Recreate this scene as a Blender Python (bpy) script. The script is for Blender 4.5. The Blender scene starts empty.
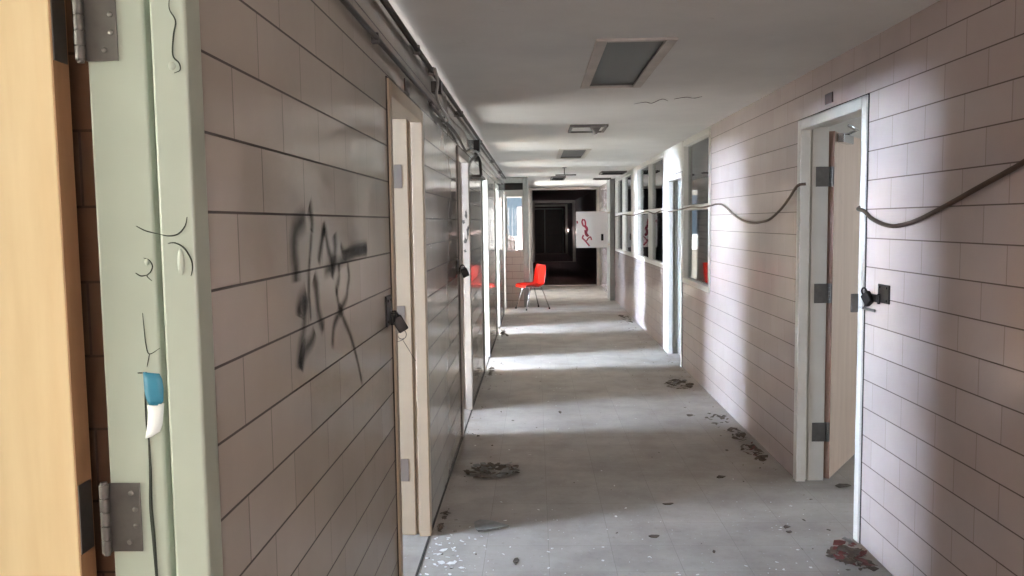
import bpy, bmesh, math, random
from mathutils import Vector, Matrix
S = bpy.context.scene
COL = S.collection
PI = math.pi

# ------------------------------------------------------------------ camera (solved from the tile courses of both walls)
FPX, PITCH, YAW, ROLL, EYE = 825.76, 0.0797, 0.0291, -0.0134, 1.5882
XL, XR, HC, C = 0.5595, 1.5699, 2.4183, 0.13546          # wall planes, ceiling height, tile course
cy, sy, cp, sp = math.cos(YAW), math.sin(YAW), math.cos(PITCH), math.sin(PITCH)
FW = Vector((-sy*cp, cy*cp, -sp)); RT = Vector((cy, sy, 0)); UP = RT.cross(FW)
cr, sr = math.cos(ROLL), math.sin(ROLL)
R2 = RT*cr + UP*sr; U2 = UP*cr - RT*sr
cam = bpy.data.objects.new('camera', bpy.data.cameras.new('camera')); COL.objects.link(cam)
cam.matrix_world = Matrix(((R2.x, U2.x, -FW.x, 0), (R2.y, U2.y, -FW.y, 0), (R2.z, U2.z, -FW.z, EYE), (0, 0, 0, 1)))
cam.data.sensor_width = 36; cam.data.lens = FPX*36/1024
cam.data.clip_start = 0.02; cam.data.clip_end = 300
S.camera = cam

def at(px, py, x=None, y=None, z=None):
    """point of a surface of the place (wall x, cross plane y, floor z) as measured in the photograph"""
    d = FW + R2*((px-512)/FPX) + U2*((288-py)/FPX)
    t = x/d.x if x is not None else (y/d.y if y is not None else (z-EYE)/d.z)
    return Vector((t*d.x, t*d.y, EYE+t*d.z))

# ------------------------------------------------------------------ materials
def lin(c): return tuple(((v/255+0.055)/1.055)**2.4 if v > 10 else v/255/12.92 for v in c)
def newmat(name):
    m = bpy.data.materials.new(name); m.use_nodes = True
    nt = m.node_tree; b = nt.nodes['Principled BSDF']
    return m, nt, b
def nd(nt, t, **kw):
    n = nt.nodes.new(t)
    for k, v in kw.items():
        if k in n.inputs: n.inputs[k].default_value = v
        else: setattr(n, k, v)
    return n
def coords(nt, uv=False):
    tc = nd(nt, 'ShaderNodeTexCoord'); return tc.outputs['UV' if uv else 'Object']
def mixc(nt, fac, a, b, mode='MIX'):
    m = nt.nodes.new('ShaderNodeMix'); m.data_type = 'RGBA'; m.blend_type = mode
    for sock, v in ((m.inputs[0], fac), (m.inputs[6], a), (m.inputs[7], b)):
        if hasattr(v, 'links') or hasattr(v, 'is_linked'): nt.links.new(v, sock)
        else: sock.default_value = v if not isinstance(v, tuple) else (v+(1,))[:4]
    return m.outputs[2]
def ramp(nt, src, p0, p1, a=0.0, b=1.0):
    r = nd(nt, 'ShaderNodeMapRange'); nt.links.new(src, r.inputs[0])
    r.inputs[1].default_value = p0; r.inputs[2].default_value = p1; r.inputs[3].default_value = a; r.inputs[4].default_value = b
    return r.outputs[0]
def noise(nt, vec, scale, detail=4, rough=.55):
    n = nd(nt, 'ShaderNodeTexNoise'); n.inputs['Scale'].default_value = scale
    n.inputs['Detail'].default_value = detail; n.inputs['Roughness'].default_value = rough
    nt.links.new(vec, n.inputs['Vector']); return n.outputs['Fac']
def bump(nt, b, h, strength, dist=.002):
    bp = nd(nt, 'ShaderNodeBump'); bp.inputs['Strength'].default_value = strength; bp.inputs['Distance'].default_value = dist
    nt.links.new(h, bp.inputs['Height']); nt.links.new(bp.outputs[0], b.inputs['Normal'])
def plain(name, rgb, rough=.5, metal=0., var=.15, scale=9., spec=.5, bmp=0.):
    m, nt, b = newmat(name)
    v = noise(nt, coords(nt), scale)
    c = lin(rgb); d = tuple(x*(1-var) for x in c); e = tuple(min(1, x*(1+var)) for x in c)
    nt.links.new(mixc(nt, ramp(nt, v, .3, .7), d, e), b.inputs['Base Color'])
    b.inputs['Roughness'].default_value = rough; b.inputs['Metallic'].default_value = metal
    b.inputs['Specular IOR Level'].default_value = spec
    if bmp: bump(nt, b, noise(nt, coords(nt), scale*6), bmp)
    return m
def tile_mat(name, rgb, rgb2, mortar, uoff, voff, rough=.16, vert=None):
    m, nt, b = newmat(name)
    uv = coords(nt, True)
    mp = nd(nt, 'ShaderNodeMapping'); mp.inputs['Location'].default_value = (uoff, voff, 0); nt.links.new(uv, mp.inputs[0])
    br = nd(nt, 'ShaderNodeTexBrick')
    br.offset = .5; br.offset_frequency = 2; br.squash = 1
    br.inputs['Scale'].default_value = 1; br.inputs['Brick Width'].default_value = .3048; br.inputs['Row Height'].default_value = C
    br.inputs['Mortar Size'].default_value = .0026; br.inputs['Mortar Smooth'].default_value = .25; br.inputs['Bias'].default_value = 0
    br.inputs['Color1'].default_value = lin(rgb)+(1,); br.inputs['Color2'].default_value = lin(rgb2)+(1,); br.inputs['Mortar'].default_value = lin(vert or mortar)+(1,)
    nt.links.new(mp.outputs[0], br.inputs[0])
    rw = nd(nt, 'ShaderNodeTexBrick'); rw.offset = 0; rw.squash = 1
    for k, v in (('Scale', 1), ('Brick Width', 500.), ('Row Height', C), ('Mortar Size', .0028), ('Mortar Smooth', .2), ('Bias', 0)): rw.inputs[k].default_value = v
    far_ = nd(nt, 'ShaderNodeVectorMath'); far_.operation = 'ADD'; far_.inputs[1].default_value = (100, 0, 0)
    nt.links.new(mp.outputs[0], far_.inputs[0]); nt.links.new(far_.outputs[0], rw.inputs[0])
    o = coords(nt)
    dirt = ramp(nt, noise(nt, o, 1.6, 6), .35, .75, 1.0, .84)
    grime = nd(nt, 'ShaderNodeCombineColor')
    for i in range(3): nt.links.new(dirt, grime.inputs[i])
    joint = mixc(nt, rw.outputs['Fac'], br.outputs['Color'], lin(mortar))
    nt.links.new(mixc(nt, 1.0, joint, grime.outputs[0], 'MULTIPLY'), b.inputs['Base Color'])
    r1 = ramp(nt, noise(nt, o, 3.5, 5), .3, .7, rough*.65, rough*1.25)
    mx = nd(nt, 'ShaderNodeMix'); mx.data_type = 'FLOAT'
    nt.links.new(br.outputs['Fac'], mx.inputs[0]); nt.links.new(r1, mx.inputs[2]); mx.inputs[3].default_value = .8
    nt.links.new(mx.outputs[0], b.inputs['Roughness'])
    ht = nd(nt, 'ShaderNodeMath'); ht.operation = 'MULTIPLY_ADD'
    nt.links.new(br.outputs['Fac'], ht.inputs[0]); ht.inputs[1].default_value = -1.0
    nt.links.new(ramp(nt, noise(nt, o, 5., 2), 0, 1, 0, .7), ht.inputs[2])
    bump(nt, b, ht.outputs[0], .35, .003)
    b.inputs['Specular IOR Level'].default_value = .55
    return m
M = {}
M['tile_r'] = tile_mat('glazed tile pinkish', (200, 185, 180), (195, 179, 174), (104, 90, 84), .1002, 0, .11, (150, 135, 129))
M['tile_l'] = tile_mat('glazed tile taupe', (190, 183, 176), (183, 176, 167), (78, 72, 69), -.0196, .0134, .09, (124, 117, 111))
M['tile_b'] = tile_mat('room tile', (112, 84, 64), (104, 78, 60), (70, 54, 44), .05, 0, .4)
def floor_mat():
    m, nt, b = newmat('dusty vinyl tile')
    o = coords(nt)
    mp = nd(nt, 'ShaderNodeMapping'); mp.inputs['Location'].default_value = (-.048, -.29, 0); nt.links.new(o, mp.inputs[0])
    br = nd(nt, 'ShaderNodeTexBrick'); br.offset = 0; br.squash = 1
    for k, v in (('Scale', 1), ('Brick Width', .3048), ('Row Height', .3048), ('Mortar Size', .0011), ('Mortar Smooth', .3), ('Bias', 0)): br.inputs[k].default_value = v
    br.inputs['Color1'].default_value = lin((170, 163, 156))+(1,); br.inputs['Color2'].default_value = lin((164, 157, 150))+(1,); br.inputs['Mortar'].default_value = lin((126, 121, 116))+(1,)
    nt.links.new(mp.outputs[0], br.inputs[0])
    c = mixc(nt, ramp(nt, noise(nt, o, 2.2, 8, .65), .40, .68, 0, .75), br.outputs['Color'], lin((132, 125, 118)))
    c = mixc(nt, ramp(nt, noise(nt, o, 26, 5, .7), .58, .74, 0, .5), c, lin((120, 113, 106)))
    c = mixc(nt, ramp(nt, noise(nt, o, 48, 3, .6), .66, .72, 0, .6), c, lin((205, 204, 202)))
    nt.links.new(c, b.inputs['Base Color'])
    nt.links.new(ramp(nt, noise(nt, o, 3, 6), .3, .7, .42, .68), b.inputs['Roughness'])
    b.inputs['Specular IOR Level'].default_value = .4
    bump(nt, b, noise(nt, o, 40, 6), .25, .003)
    return m
M['floor'] = floor_mat()
def ceil_mat():
    m, nt, b = newmat('matte ceiling plaster'); o = coords(nt)
    c = mixc(nt, ramp(nt, noise(nt, o, 1.1, 7, .6), .35, .75), lin((236, 236, 234)), lin((218, 218, 217)))
    c = mixc(nt, ramp(nt, noise(nt, o, 5, 7, .7), .66, .78, 0, .5), c, lin((150, 140, 130)))
    nt.links.new(c, b.inputs['Base Color']); b.inputs['Roughness'].default_value = .55; b.inputs['Specular IOR Level'].default_value = .35
    bump(nt, b, noise(nt, o, 60, 4), .15, .002)
    return m
M['ceiling'] = ceil_mat()
M['frame_green'] = plain('pale green enamel', (172, 182, 170), .35, var=.06, scale=4, bmp=.12)
M['frame_cream'] = plain('cream enamel', (174, 156, 134), .35, var=.06, scale=4, bmp=.1)
M['frame_white'] = plain('off white enamel', (206, 202, 194), .28, var=.06, scale=4, bmp=.08)
M['frame_dull'] = plain('dull chipped enamel', (152, 144, 137), .4, var=.1, scale=6, bmp=.1)
M['frame_grey'] = plain('grey enamel', (168, 168, 164), .3, var=.08, scale=4)
M['post_grey'] = plain('grey post paint', (128, 130, 128), .35, var=.08, scale=4)
def wood(name, a, bcol, rough=.4):
    m, nt, b = newmat(name); o = coords(nt)
    mp = nd(nt, 'ShaderNodeMapping'); mp.inputs['Scale'].default_value = (9, 9, .9); nt.links.new(o, mp.inputs[0])
    n = noise(nt, mp.outputs[0], 2.2, 7, .6)
    c = mixc(nt, ramp(nt, n, .3, .72), lin(a), lin(bcol))
    kn = noise(nt, o, 7, 2, .4)
    c = mixc(nt, ramp(nt, kn, .68, .8, 0, .35), c, tuple(x*.55 for x in lin(bcol)))
    nt.links.new(c, b.inputs['Base Color']); b.inputs['Roughness'].default_value = rough
    bump(nt, b, n, .08, .001)
    return m
M['birch'] = wood('birch veneer', (240, 218, 178), (228, 202, 158), .4)
M['birch_pink'] = wood('pale birch veneer', (200, 178, 160), (186, 162, 144), .45)
M['wood_edge'] = wood('dark edge wood', (186, 146, 110), (160, 122, 90), .5)
M['wood_edge_r'] = wood('brown edge wood', (150, 118, 98), (126, 96, 78), .5)
M['dark_wood'] = wood('dark stained wood', (58, 34, 30), (40, 22, 20), .35)
M['grey_door'] = plain('grey door paint', (112, 114, 112), .35, var=.07, scale=3)
M['hinge'] = plain('dull hinge steel', (112, 110, 108), .42, .75, var=.12, scale=30)
M['hinge_bright'] = plain('worn screw steel', (128, 126, 122), .4, .7, var=.1, scale=60)
M['steel'] = plain('chrome', (205, 205, 208), .16, 1., var=.03)
M['black'] = plain('black iron', (26, 23, 22), .42, .5, var=.25, scale=25)
M['conduit'] = plain('weathered conduit', (66, 60, 56), .5, .35, var=.2, scale=6)
M['conduit_pale'] = plain('painted conduit', (150, 145, 140), .45, .1, var=.12, scale=6)
M['cable'] = plain('brown cable jacket', (84, 68, 57), .75, var=.12, scale=12)
M['plate_tan'] = plain('tan painted steel plate', (118, 106, 97), .55, var=.1, scale=10)
M['dark'] = plain('dark recess', (40, 38, 37), .8, var=.2)
M['dark_joint'] = plain('dark sealant', (48, 43, 40), .8, var=.2)
M['lens'] = plain('dull prismatic lens', (96, 100, 100), .4, var=.06, scale=3)
M['frame_rusty'] = plain('rust stained enamel', (196, 188, 182), .4, var=.16, scale=5)
M['galv'] = plain('tarnished galvanised sheet', (96, 92, 90), .5, .4, var=.2, scale=8)
M['red'] = plain('red moulded plastic', (226, 40, 26), .22, var=.05, scale=5)
M['blue'] = plain('blue tape', (46, 120, 148), .45, var=.1, scale=20)
M['white'] = plain('white paper', (238, 244, 246), .6, var=.03, scale=20)
M['board'] = plain('white board paint', (236, 233, 232), .4, var=.03, scale=5)
M['crack'] = plain('paint crack shadow line', (44, 52, 44), .8, var=.2)
M['redpaint'] = plain('red paint', (150, 32, 62), .5, var=.3, scale=30)
M['leafbrown'] = plain('dry dark litter', (88, 78, 68), .8, var=.45, scale=30)
M['chip'] = plain('pale paint chips', (226, 226, 224), .6, var=.08, scale=30)
M['greychip'] = plain('grey scrap', (128, 128, 126), .6, var=.2, scale=20)
M['redscrap'] = plain('dull red scrap', (104, 50, 46), .6, var=.3, scale=25)
M['concrete'] = plain('pale concrete', (205, 203, 198), .8, var=.08, scale=1)
M['brickpale'] = plain('pale pink render', (226, 204, 196), .8, var=.05, scale=2)
M['shrub'] = plain('dark foliage', (38, 48, 36), .8, var=.4, scale=14)
M['plaster'] = plain('room plaster', (205, 200, 192), .7, var=.06, scale=2)
M['darkfloor'] = plain('dark brown floor slab', (72, 50, 48), .6, var=.2, scale=2)
M['darkwall'] = plain('shade darkened wall', (62, 44, 40), .5, var=.15, scale=2)  # the far corridor's missing light is put into this dark colour
def glass_mat():
    m = bpy.data.materials.new('thin window glass'); m.use_nodes = True; nt = m.node_tree
    nt.nodes.remove(nt.nodes['Principled BSDF'])
    tr = nd(nt, 'ShaderNodeBsdfTransparent'); tr.inputs[0].default_value = (.86, .88, .88, 1)
    gl = nd(nt, 'ShaderNodeBsdfGlossy'); gl.inputs['Roughness'].default_value = .03
    fr = nd(nt, 'ShaderNodeFresnel'); fr.inputs['IOR'].default_value = 1.6
    mx = nd(nt, 'ShaderNodeMixShader')
    nt.links.new(fr.outputs[0], mx.inputs[0]); nt.links.new(tr.outputs[0], mx.inputs[1]); nt.links.new(gl.outputs[0], mx.inputs[2])
    nt.links.new(mx.outputs[0], nt.nodes['Material Output'].inputs[0])
    return m
M['glass'] = glass_mat()
def spray_mat():
    m, nt, b = newmat('black spray paint mist')
    uv = coords(nt, True); sx = nd(nt, 'ShaderNodeSeparateXYZ'); nt.links.new(uv, sx.inputs[0])
    a = nd(nt, 'ShaderNodeMath'); a.operation = 'SUBTRACT'; nt.links.new(sx.outputs[1], a.inputs[0]); a.inputs[1].default_value = .5
    ab = nd(nt, 'ShaderNodeMath'); ab.operation = 'ABSOLUTE'; nt.links.new(a.outputs[0], ab.inputs[0])
    e = ramp(nt, ab.outputs[0], .04, .5, .62, 0.)
    n = ramp(nt, noise(nt, coords(nt), 16, 4), .3, .65, .72, 1.)
    mu = nd(nt, 'ShaderNodeMath'); mu.operation = 'MULTIPLY'; nt.links.new(e, mu.inputs[0]); nt.links.new(n, mu.inputs[1])
    u_ = nd(nt, 'ShaderNodeMath'); u_.operation = 'PINGPONG'; nt.links.new(sx.outputs[0], u_.inputs[0]); u_.inputs[1].default_value = .5
    m2 = nd(nt, 'ShaderNodeMath'); m2.operation = 'MULTIPLY'; nt.links.new(mu.outputs[0], m2.inputs[0]); nt.links.new(ramp(nt, u_.outputs[0], 0, .07), m2.inputs[1])
    nt.links.new(m2.outputs[0], b.inputs['Alpha'])
    b.inputs['Base Color'].default_value = lin((44, 44, 44))+(1,); b.inputs['Roughness'].default_value = .5
    return m
M['spray'] = spray_mat()

# ------------------------------------------------------------------ mesh helpers
ORG = {}
class MB:
    def __init__(s): s.v = []; s.f = []; s.uv = None
    def add(s, vs, fs):
        n = len(s.v); s.v += [Vector(v) for v in vs]; s.f += [tuple(i+n for i in f) for f in fs]; return s
    def box(s, x0, x1, y0, y1, z0, z1, mat=None):
        vs = [Vector((x, y, z)) for x in (x0, x1) for y in (y0, y1) for z in (z0, z1)]
        if mat is not None: vs = [mat @ v for v in vs]
        return s.add(vs, [(0, 1, 3, 2), (4, 6, 7, 5), (0, 4, 5, 1), (2, 3, 7, 6), (0, 2, 6, 4), (1, 5, 7, 3)])
    def tube(s, pts, r, n=8, closed=False):
        pts = [Vector(p) for p in pts]; rs = r if isinstance(r, (list, tuple)) else [r]*len(pts)
        rings = []; prev = None
        for i, p in enumerate(pts):
            if closed: t = pts[(i+1) % len(pts)]-pts[i-1]
            else: t = pts[min(i+1, len(pts)-1)]-pts[max(i-1, 0)]
            t.normalize()
            u = (prev - t*prev.dot(t)) if prev is not None else t.orthogonal()
            if u.length < 1e-6: u = t.orthogonal()
            u.normalize(); prev = u; w = t.cross(u)
            rings.append([p+(u*math.cos(2*PI*k/n)+w*math.sin(2*PI*k/n))*rs[i] for k in range(n)])
        vs = [v for rg in rings for v in rg]; fs = []
        m = len(rings)
        for i in range(m if closed else m-1):
            j = (i+1) % m
            for k in range(n): fs.append((i*n+k, i*n+(k+1) % n, j*n+(k+1) % n, j*n+k))
        if not closed: fs += [tuple(reversed(range(n))), tuple((m-1)*n+k for k in range(n))]
        return s.add(vs, fs)
    def cyl(s, a, b, r, n=14): return s.tube([a, b], r, n)
    def lathe(s, c, prof, n=20, axis='z'):
        c = Vector(c); vs = []; fs = []
        for (r, h) in prof:
            for k in range(n):
                a = 2*PI*k/n; p = (r*math.cos(a), r*math.sin(a), h)
                if axis == 'x': p = (h, p[0], p[1])
                if axis == 'y': p = (p[0], h, p[1])
                vs.append(c+Vector(p))
        for i in range(len(prof)-1):
            for k in range(n): fs.append((i*n+k, i*n+(k+1) % n, (i+1)*n+(k+1) % n, (i+1)*n+k))
        fs += [tuple(range(n)), tuple((len(prof)-1)*n+k for k in range(n))]
        return s.add(vs, fs)
    def ribbon(s, pts, wid, nrm, lift=0.0009):
        """flat painted stroke on a surface, uv across it"""
        nrm = Vector(nrm); vs = []; fs = []; uv = []
        for i, p in enumerate(pts):
            t = (pts[min(i+1, len(pts)-1)]-pts[max(i-1, 0)]).normalized(); w = nrm.cross(t)
            hw = wid[i]*.5 if isinstance(wid, list) else wid*.5
            vs += [p+nrm*lift-w*hw, p+nrm*lift+w*hw]; uv += [(i/(len(pts)-1), 0), (i/(len(pts)-1), 1)]
        for i in range(len(pts)-1): fs.append((2*i, 2*i+1, 2*i+3, 2*i+2))
        if s.uv is None: s.uv = []
        s.uv += uv
        return s.add(vs, fs)
    def build(s, name, mat, parent=None, origin=None, bevel=0., seg=2, smooth=False):
        me = bpy.data.meshes.new(name)
        o = bpy.data.objects.new(name, me); COL.objects.link(o)
        if parent is not None: base = ORG[parent.name]; org = base if origin is None else Vector(origin)
        else: base = Vector((0, 0, 0)); org = Vector(origin) if origin is not None else Vector((0, 0, 0))
        me.from_pydata([v-org for v in s.v], [], s.f)
        o.location = org-base
        if parent is not None: o.parent = parent
        ORG[o.name] = org
        me.materials.append(M[mat])
        bm = bmesh.new(); bm.from_mesh(me)
        if s.uv is None: bmesh.ops.recalc_face_normals(bm, faces=bm.faces)
        bm.to_mesh(me); bm.free()
        ul = me.uv_layers.new(name='UVMap')
        for p in me.polygons:
            n = p.normal
            for li in p.loop_indices:
                vi = me.loops[li].vertex_index
                if s.uv is not None: ul.data[li].uv = s.uv[vi]; continue
                c = me.vertices[vi].co+org
                if abs(n.x) > max(abs(n.y), abs(n.z)): ul.data[li].uv = (c.y, c.z)
                elif abs(n.y) > abs(n.z): ul.data[li].uv = (c.x, c.z)
                else: ul.data[li].uv = (c.x, c.y)
        if bevel:
            b = o.modifiers.new('edge', 'BEVEL'); b.width = bevel; b.segments = seg; b.limit_method = 'ANGLE'; b.angle_limit = .6
        if smooth:
            for p in me.polygons: p.use_smooth = True
        return o
def tag(o, label=None, cat=None, group=None, kind=None):
    for k, v in (('label', label), ('category', cat), ('group', group), ('kind', kind)):
        if v: o[k] = v
    return o
def empty(name, loc, **kw):
    o = bpy.data.objects.new(name, None); COL.objects.link(o); o.location = loc; o.empty_display_size = .1
    ORG[o.name] = Vector(loc); return tag(o, **kw)
def holes(us, vs, solid):
    """cells of a grid that are not inside any hole"""
    us = sorted(set(us)); vs = sorted(set(vs))
    for u0, u1 in zip(us, us[1:]):
        for v0, v1 in zip(vs, vs[1:]):
            if solid((u0+u1)/2, (v0+v1)/2): yield u0, u1, v0, v1
def wall_mesh(x0, x1, y0, y1, z0, z1, hs):
    mb = MB()
    us = [y0, y1]+[h for q in hs for h in q[:2]]; vs = [z0, z1]+[h for q in hs for h in q[2:]]
    for a, b, c, d in holes(us, vs, lambda u, v: not any(q[0] < u < q[1] and q[2] < v < q[3] for q in hs)): mb.box(x0, x1, a, b, c, d)
    return weld(mb)
def weld(mb):
    """one continuous skin out of touching boxes: weld and drop the inner faces"""
    bm = bmesh.new(); vs = [bm.verts.new(v) for v in mb.v]
    for f in mb.f: bm.faces.new([vs[i] for i in f])
    bmesh.ops.remove_doubles(bm, verts=bm.verts, dist=1e-5)
    key = {}
    for f in bm.faces: key.setdefault(tuple(round(x, 4) for x in f.calc_center_median()), []).append(f)
    dead = [f for fs in key.values() if len(fs) > 1 for f in fs]
    bmesh.ops.delete(bm, geom=dead, context='FACES')
    bm.verts.index_update()
    r = MB(); r.v = [v.co.copy() for v in bm.verts]; r.f = [tuple(v.index for v in f.verts) for f in bm.faces]
    bm.free(); return r
def smooth_path(pts, n=6):
    pts = [Vector(p) for p in pts]; out = []
    for i in range(len(pts)-1):
        p0, p1, p2, p3 = pts[max(i-1, 0)], pts[i], pts[i+1], pts[min(i+2, len(pts)-1)]
        for k in range(n):
            t = k/n
            out.append(.5*((2*p1)+(p2-p0)*t+(2*p0-5*p1+4*p2-p3)*t*t+(3*p1-p0-3*p2+p3)*t**3))
    out.append(pts[-1]); return out

# ------------------------------------------------------------------ the setting
WT = .15                                  # corridor wall thickness
DL = [(.40, 1.383), (3.157, 4.135), (5.99, 6.965), (8.68, 9.655), (11.56, 12.535), (14.25, 15.10)]    # left doorways
DTOP = 2.145
RD1 = (3.966, 4.996, 2.167); RD2 = (8.87, 9.83)
ROOMX, RIGHTX = -5.3, 7.0
FX = -.1285                               # corridor face of the left wall past the partition
L1, L2 = (.30, .65, 3.875, 5.20), (.295, .645, 9.62, 10.95)

FARY = 20.45
def lshape(u, v): return v < 21.12 and (u < XR+.2 or v < 17.3) or FX-.1 < u < XR+.2
mb = MB()
for a, b, c, d in holes([ROOMX-.2, FX-.0965, XR+.15, RIGHTX+.2], [-3.6, 17.3, 21.12, 46], lshape): mb.box(a, b, c, d, -.12, 0)
slab = weld(mb)
tag(slab.build('floor', 'floor'), 'dusty grey vinyl tile floor of the corridor', 'floor', kind='structure')
mb = MB()
for a, b, c, d in holes([ROOMX-.2, FX-.0965, XR+.15, RIGHTX+.2, L1[0], L1[1], L2[0], L2[1]], [-3.6, 17.3, 21.12, 46, L1[2], L1[3], L2[2], L2[3]],
        lambda u, v: lshape(u, v) and not any(q[0] < u < q[1] and q[2] < v < q[3] for q in (L1, L2))): mb.box(a, b, c, d, HC, HC+.15)
tag(weld(mb).build('ceiling', 'ceiling'), 'matte grey white plaster ceiling of the corridor', 'ceiling', kind='structure')
# left corridor wall with six doorways, then a glazed bay past the cross partition, then two small openings added far down for light
lh = [(a, b, 0, DTOP) for a, b in DL]
wl = wall_mesh(-XL-WT, -XL, -3.6, 15.51, 0, HC, lh).build('wall_left', 'tile_l')
tag(wl, 'left corridor wall of glossy taupe glazed blocks', 'wall', kind='structure')
W1 = (7.47, 8.82, .925); WA = (10.13, 12.75, 1.0); WB = (13.48, 16.2, 1.0); WTOP = 2.40
rh = [(RD1[0], RD1[1], 0, RD1[2]), (W1[0], W1[1], W1[2], WTOP), (RD2[0], RD2[1], 0, WTOP), (WA[0], WA[1], WA[2], WTOP), (WB[0], WB[1], WB[2], WTOP)]
wr = wall_mesh(XR, XR+WT, -3.6, FARY, 0, HC, rh).build('wall_right', 'tile_r')
tag(wr, 'right corridor wall of glossy pinkish glazed blocks', 'wall', kind='structure')
bw = wall_mesh(-3.75, -3.6, ROOMX-.2, RIGHTX+.2, 0, HC, [(-.35, 1.35, .5, 2.2)])  # unseen back wall; its opening is added to let fill light in
bw.v = [Vector((v.y, v.x, v.z)) for v in bw.v]
tag(bw.build('wall_back', 'tile_b'), 'wall closing the corridor behind the viewer, with an opening added for fill light', 'wall', kind='structure')
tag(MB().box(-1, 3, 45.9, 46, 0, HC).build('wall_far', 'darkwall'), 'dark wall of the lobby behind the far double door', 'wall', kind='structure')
tag(MB().box(XR, XR+WT, FARY, 46, 0, HC).build('wall_right_far', 'darkwall'), 'right wall of the unlit far corridor with shade put into its colour', 'wall', kind='structure')
tag(MB().box(FX+.002, XR-.002, FARY, 45.9, .0005, .004).build('floor_far', 'darkfloor'), 'dark brown floor slab of the unlit far corridor', 'floor', kind='structure')  # thin dark slab laid over the far part of the floor
tag(MB().box(FX+.002, XR-.002, FARY, 45.9, HC-.012, HC-.0005).build('ceiling_far', 'darkwall'), 'dark slab under the unlit far ceiling, its colour standing for shade', 'ceiling', kind='structure')  # dark slab hung below the ceiling in place of shade
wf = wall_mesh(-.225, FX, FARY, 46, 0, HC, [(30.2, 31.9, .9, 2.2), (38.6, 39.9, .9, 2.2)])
tag(wf.build('wall_left_far', 'darkwall'), 'left wall of the unlit far corridor with shade put into its colour', 'wall', kind='structure')
wf = wall_mesh(-.225, FX, 15.53, FARY, 0, HC, [(17.2, 19.2, 0, 2.2)])
tag(wf.build('wall_left_middle', 'tile_l'), 'left wall of the narrower corridor beyond the glazed partition', 'wall', kind='structure')
bw = wall_mesh(21, 21.12, -4.2, -.226, 0, HC, [(-1.3, -.27, .80, 2.24)])
bw.v = [Vector((v.y, v.x, v.z)) for v in bw.v]
tag(bw.build('wall_sky_room', 'plaster'), 'far wall of the bright room behind the glazed partition', 'wall', kind='structure')
tag(wall_mesh(-4.4, -4.2, 15.56, 21.12, 0, HC, [(16.6, 20.4, .8, 2.25)]).build('wall_outer_far', 'plaster'), 'outside wall of the bright room behind the glazed partition', 'wall', kind='structure')

# rooms on the left: partitions, outside wall with one window each
parts_y = [1.47, 4.55, 7.15, 9.9, 12.75, 15.45]
for i, y in enumerate(parts_y):
    tag(MB().box(ROOMX, -XL-WT-.002, y, y+.1, 0, HC).build('wall_room_partition', 'tile_b'), 'tiled partition wall between the rooms on the left of the corridor', 'wall', 'room partitions', 'structure')
for i, y in enumerate([2.6, 7.1, 9.9, 17.2]):
    tag(MB().box(XR+WT+.002, RIGHTX, y, y+.1, 0, HC).build('wall_side_partition', 'plaster'), 'plain partition wall between the rooms on the right of the corridor', 'wall', 'right room partitions', 'structure')
# left room windows: (y0, y1, z0, z1)
LW = [(-1.6, 1.0, .8, 2.38), (1.7, 3.3, 1.6, 2.38), (4.72, 6.0, 1.6, 2.38), (7.55, 8.65, 1.15, 2.38), (10.45, 11.55, 1.15, 2.38), (12.98, 14.0, 1.15, 2.38)]
tag(wall_mesh(ROOMX-.2, ROOMX, -3.6, 15.55, 0, HC, LW).build('wall_outer_left', 'plaster'), 'outside wall of the left rooms with one window each', 'wall', kind='structure')
RW = [(3.2, 6.2, .9, 2.2), (7.6, 9.4, .9, 2.2), (10.6, 16.4, .9, 2.2)]
tag(wall_mesh(RIGHTX, RIGHTX+.2, -3.6, 17.3, 0, HC, RW).build('wall_outer_right', 'plaster'), 'outside wall of the right rooms with wide windows', 'wall', kind='structure')
wn = 0
def window(label, make):
    global wn
    wn += 1
    return make(f'window_{wn}', label)
def outer_window(x0, x1, q, label):
    global wn
    wn += 1
    y0, y1, z0, z1 = q
    r = empty(f'window_{wn}', ((x0+x1)/2, (y0+y1)/2, z0), label=label, cat='window', kind='structure')
    f = MB(); t = .045; xm = (x0+x1)/2
    f.box(xm-.03, xm+.03, y0, y1, z0, z0+t); f.box(xm-.03, xm+.03, y0, y1, z1-t, z1)
    k = max(1, round((y1-y0)/1.2))
    for i in range(k+1):
        yc = y0+t/2+(y1-y0-t)*i/k; f.box(xm-.03, xm+.03, yc-t/2, yc+t/2, z0+t, z1-t)
    f.build('frame', 'frame_white', r)
    MB().box(xm-.003, xm+.003, y0+t, y1-t, z0+t, z1-t).build('pane', 'glass', r)
for i, q in enumerate(LW): outer_window(ROOMX-.2, ROOMX, q, f"""white framed outside window of the {["first", "second", "third", "fourth", "fifth", "sixth"][i]} left room, counted from the viewer""")
for i, q in enumerate(RW): outer_window(RIGHTX, RIGHTX+.2, q, f"""white framed outside window of the {["near", "middle", "far"][i]} right room""")

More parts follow.
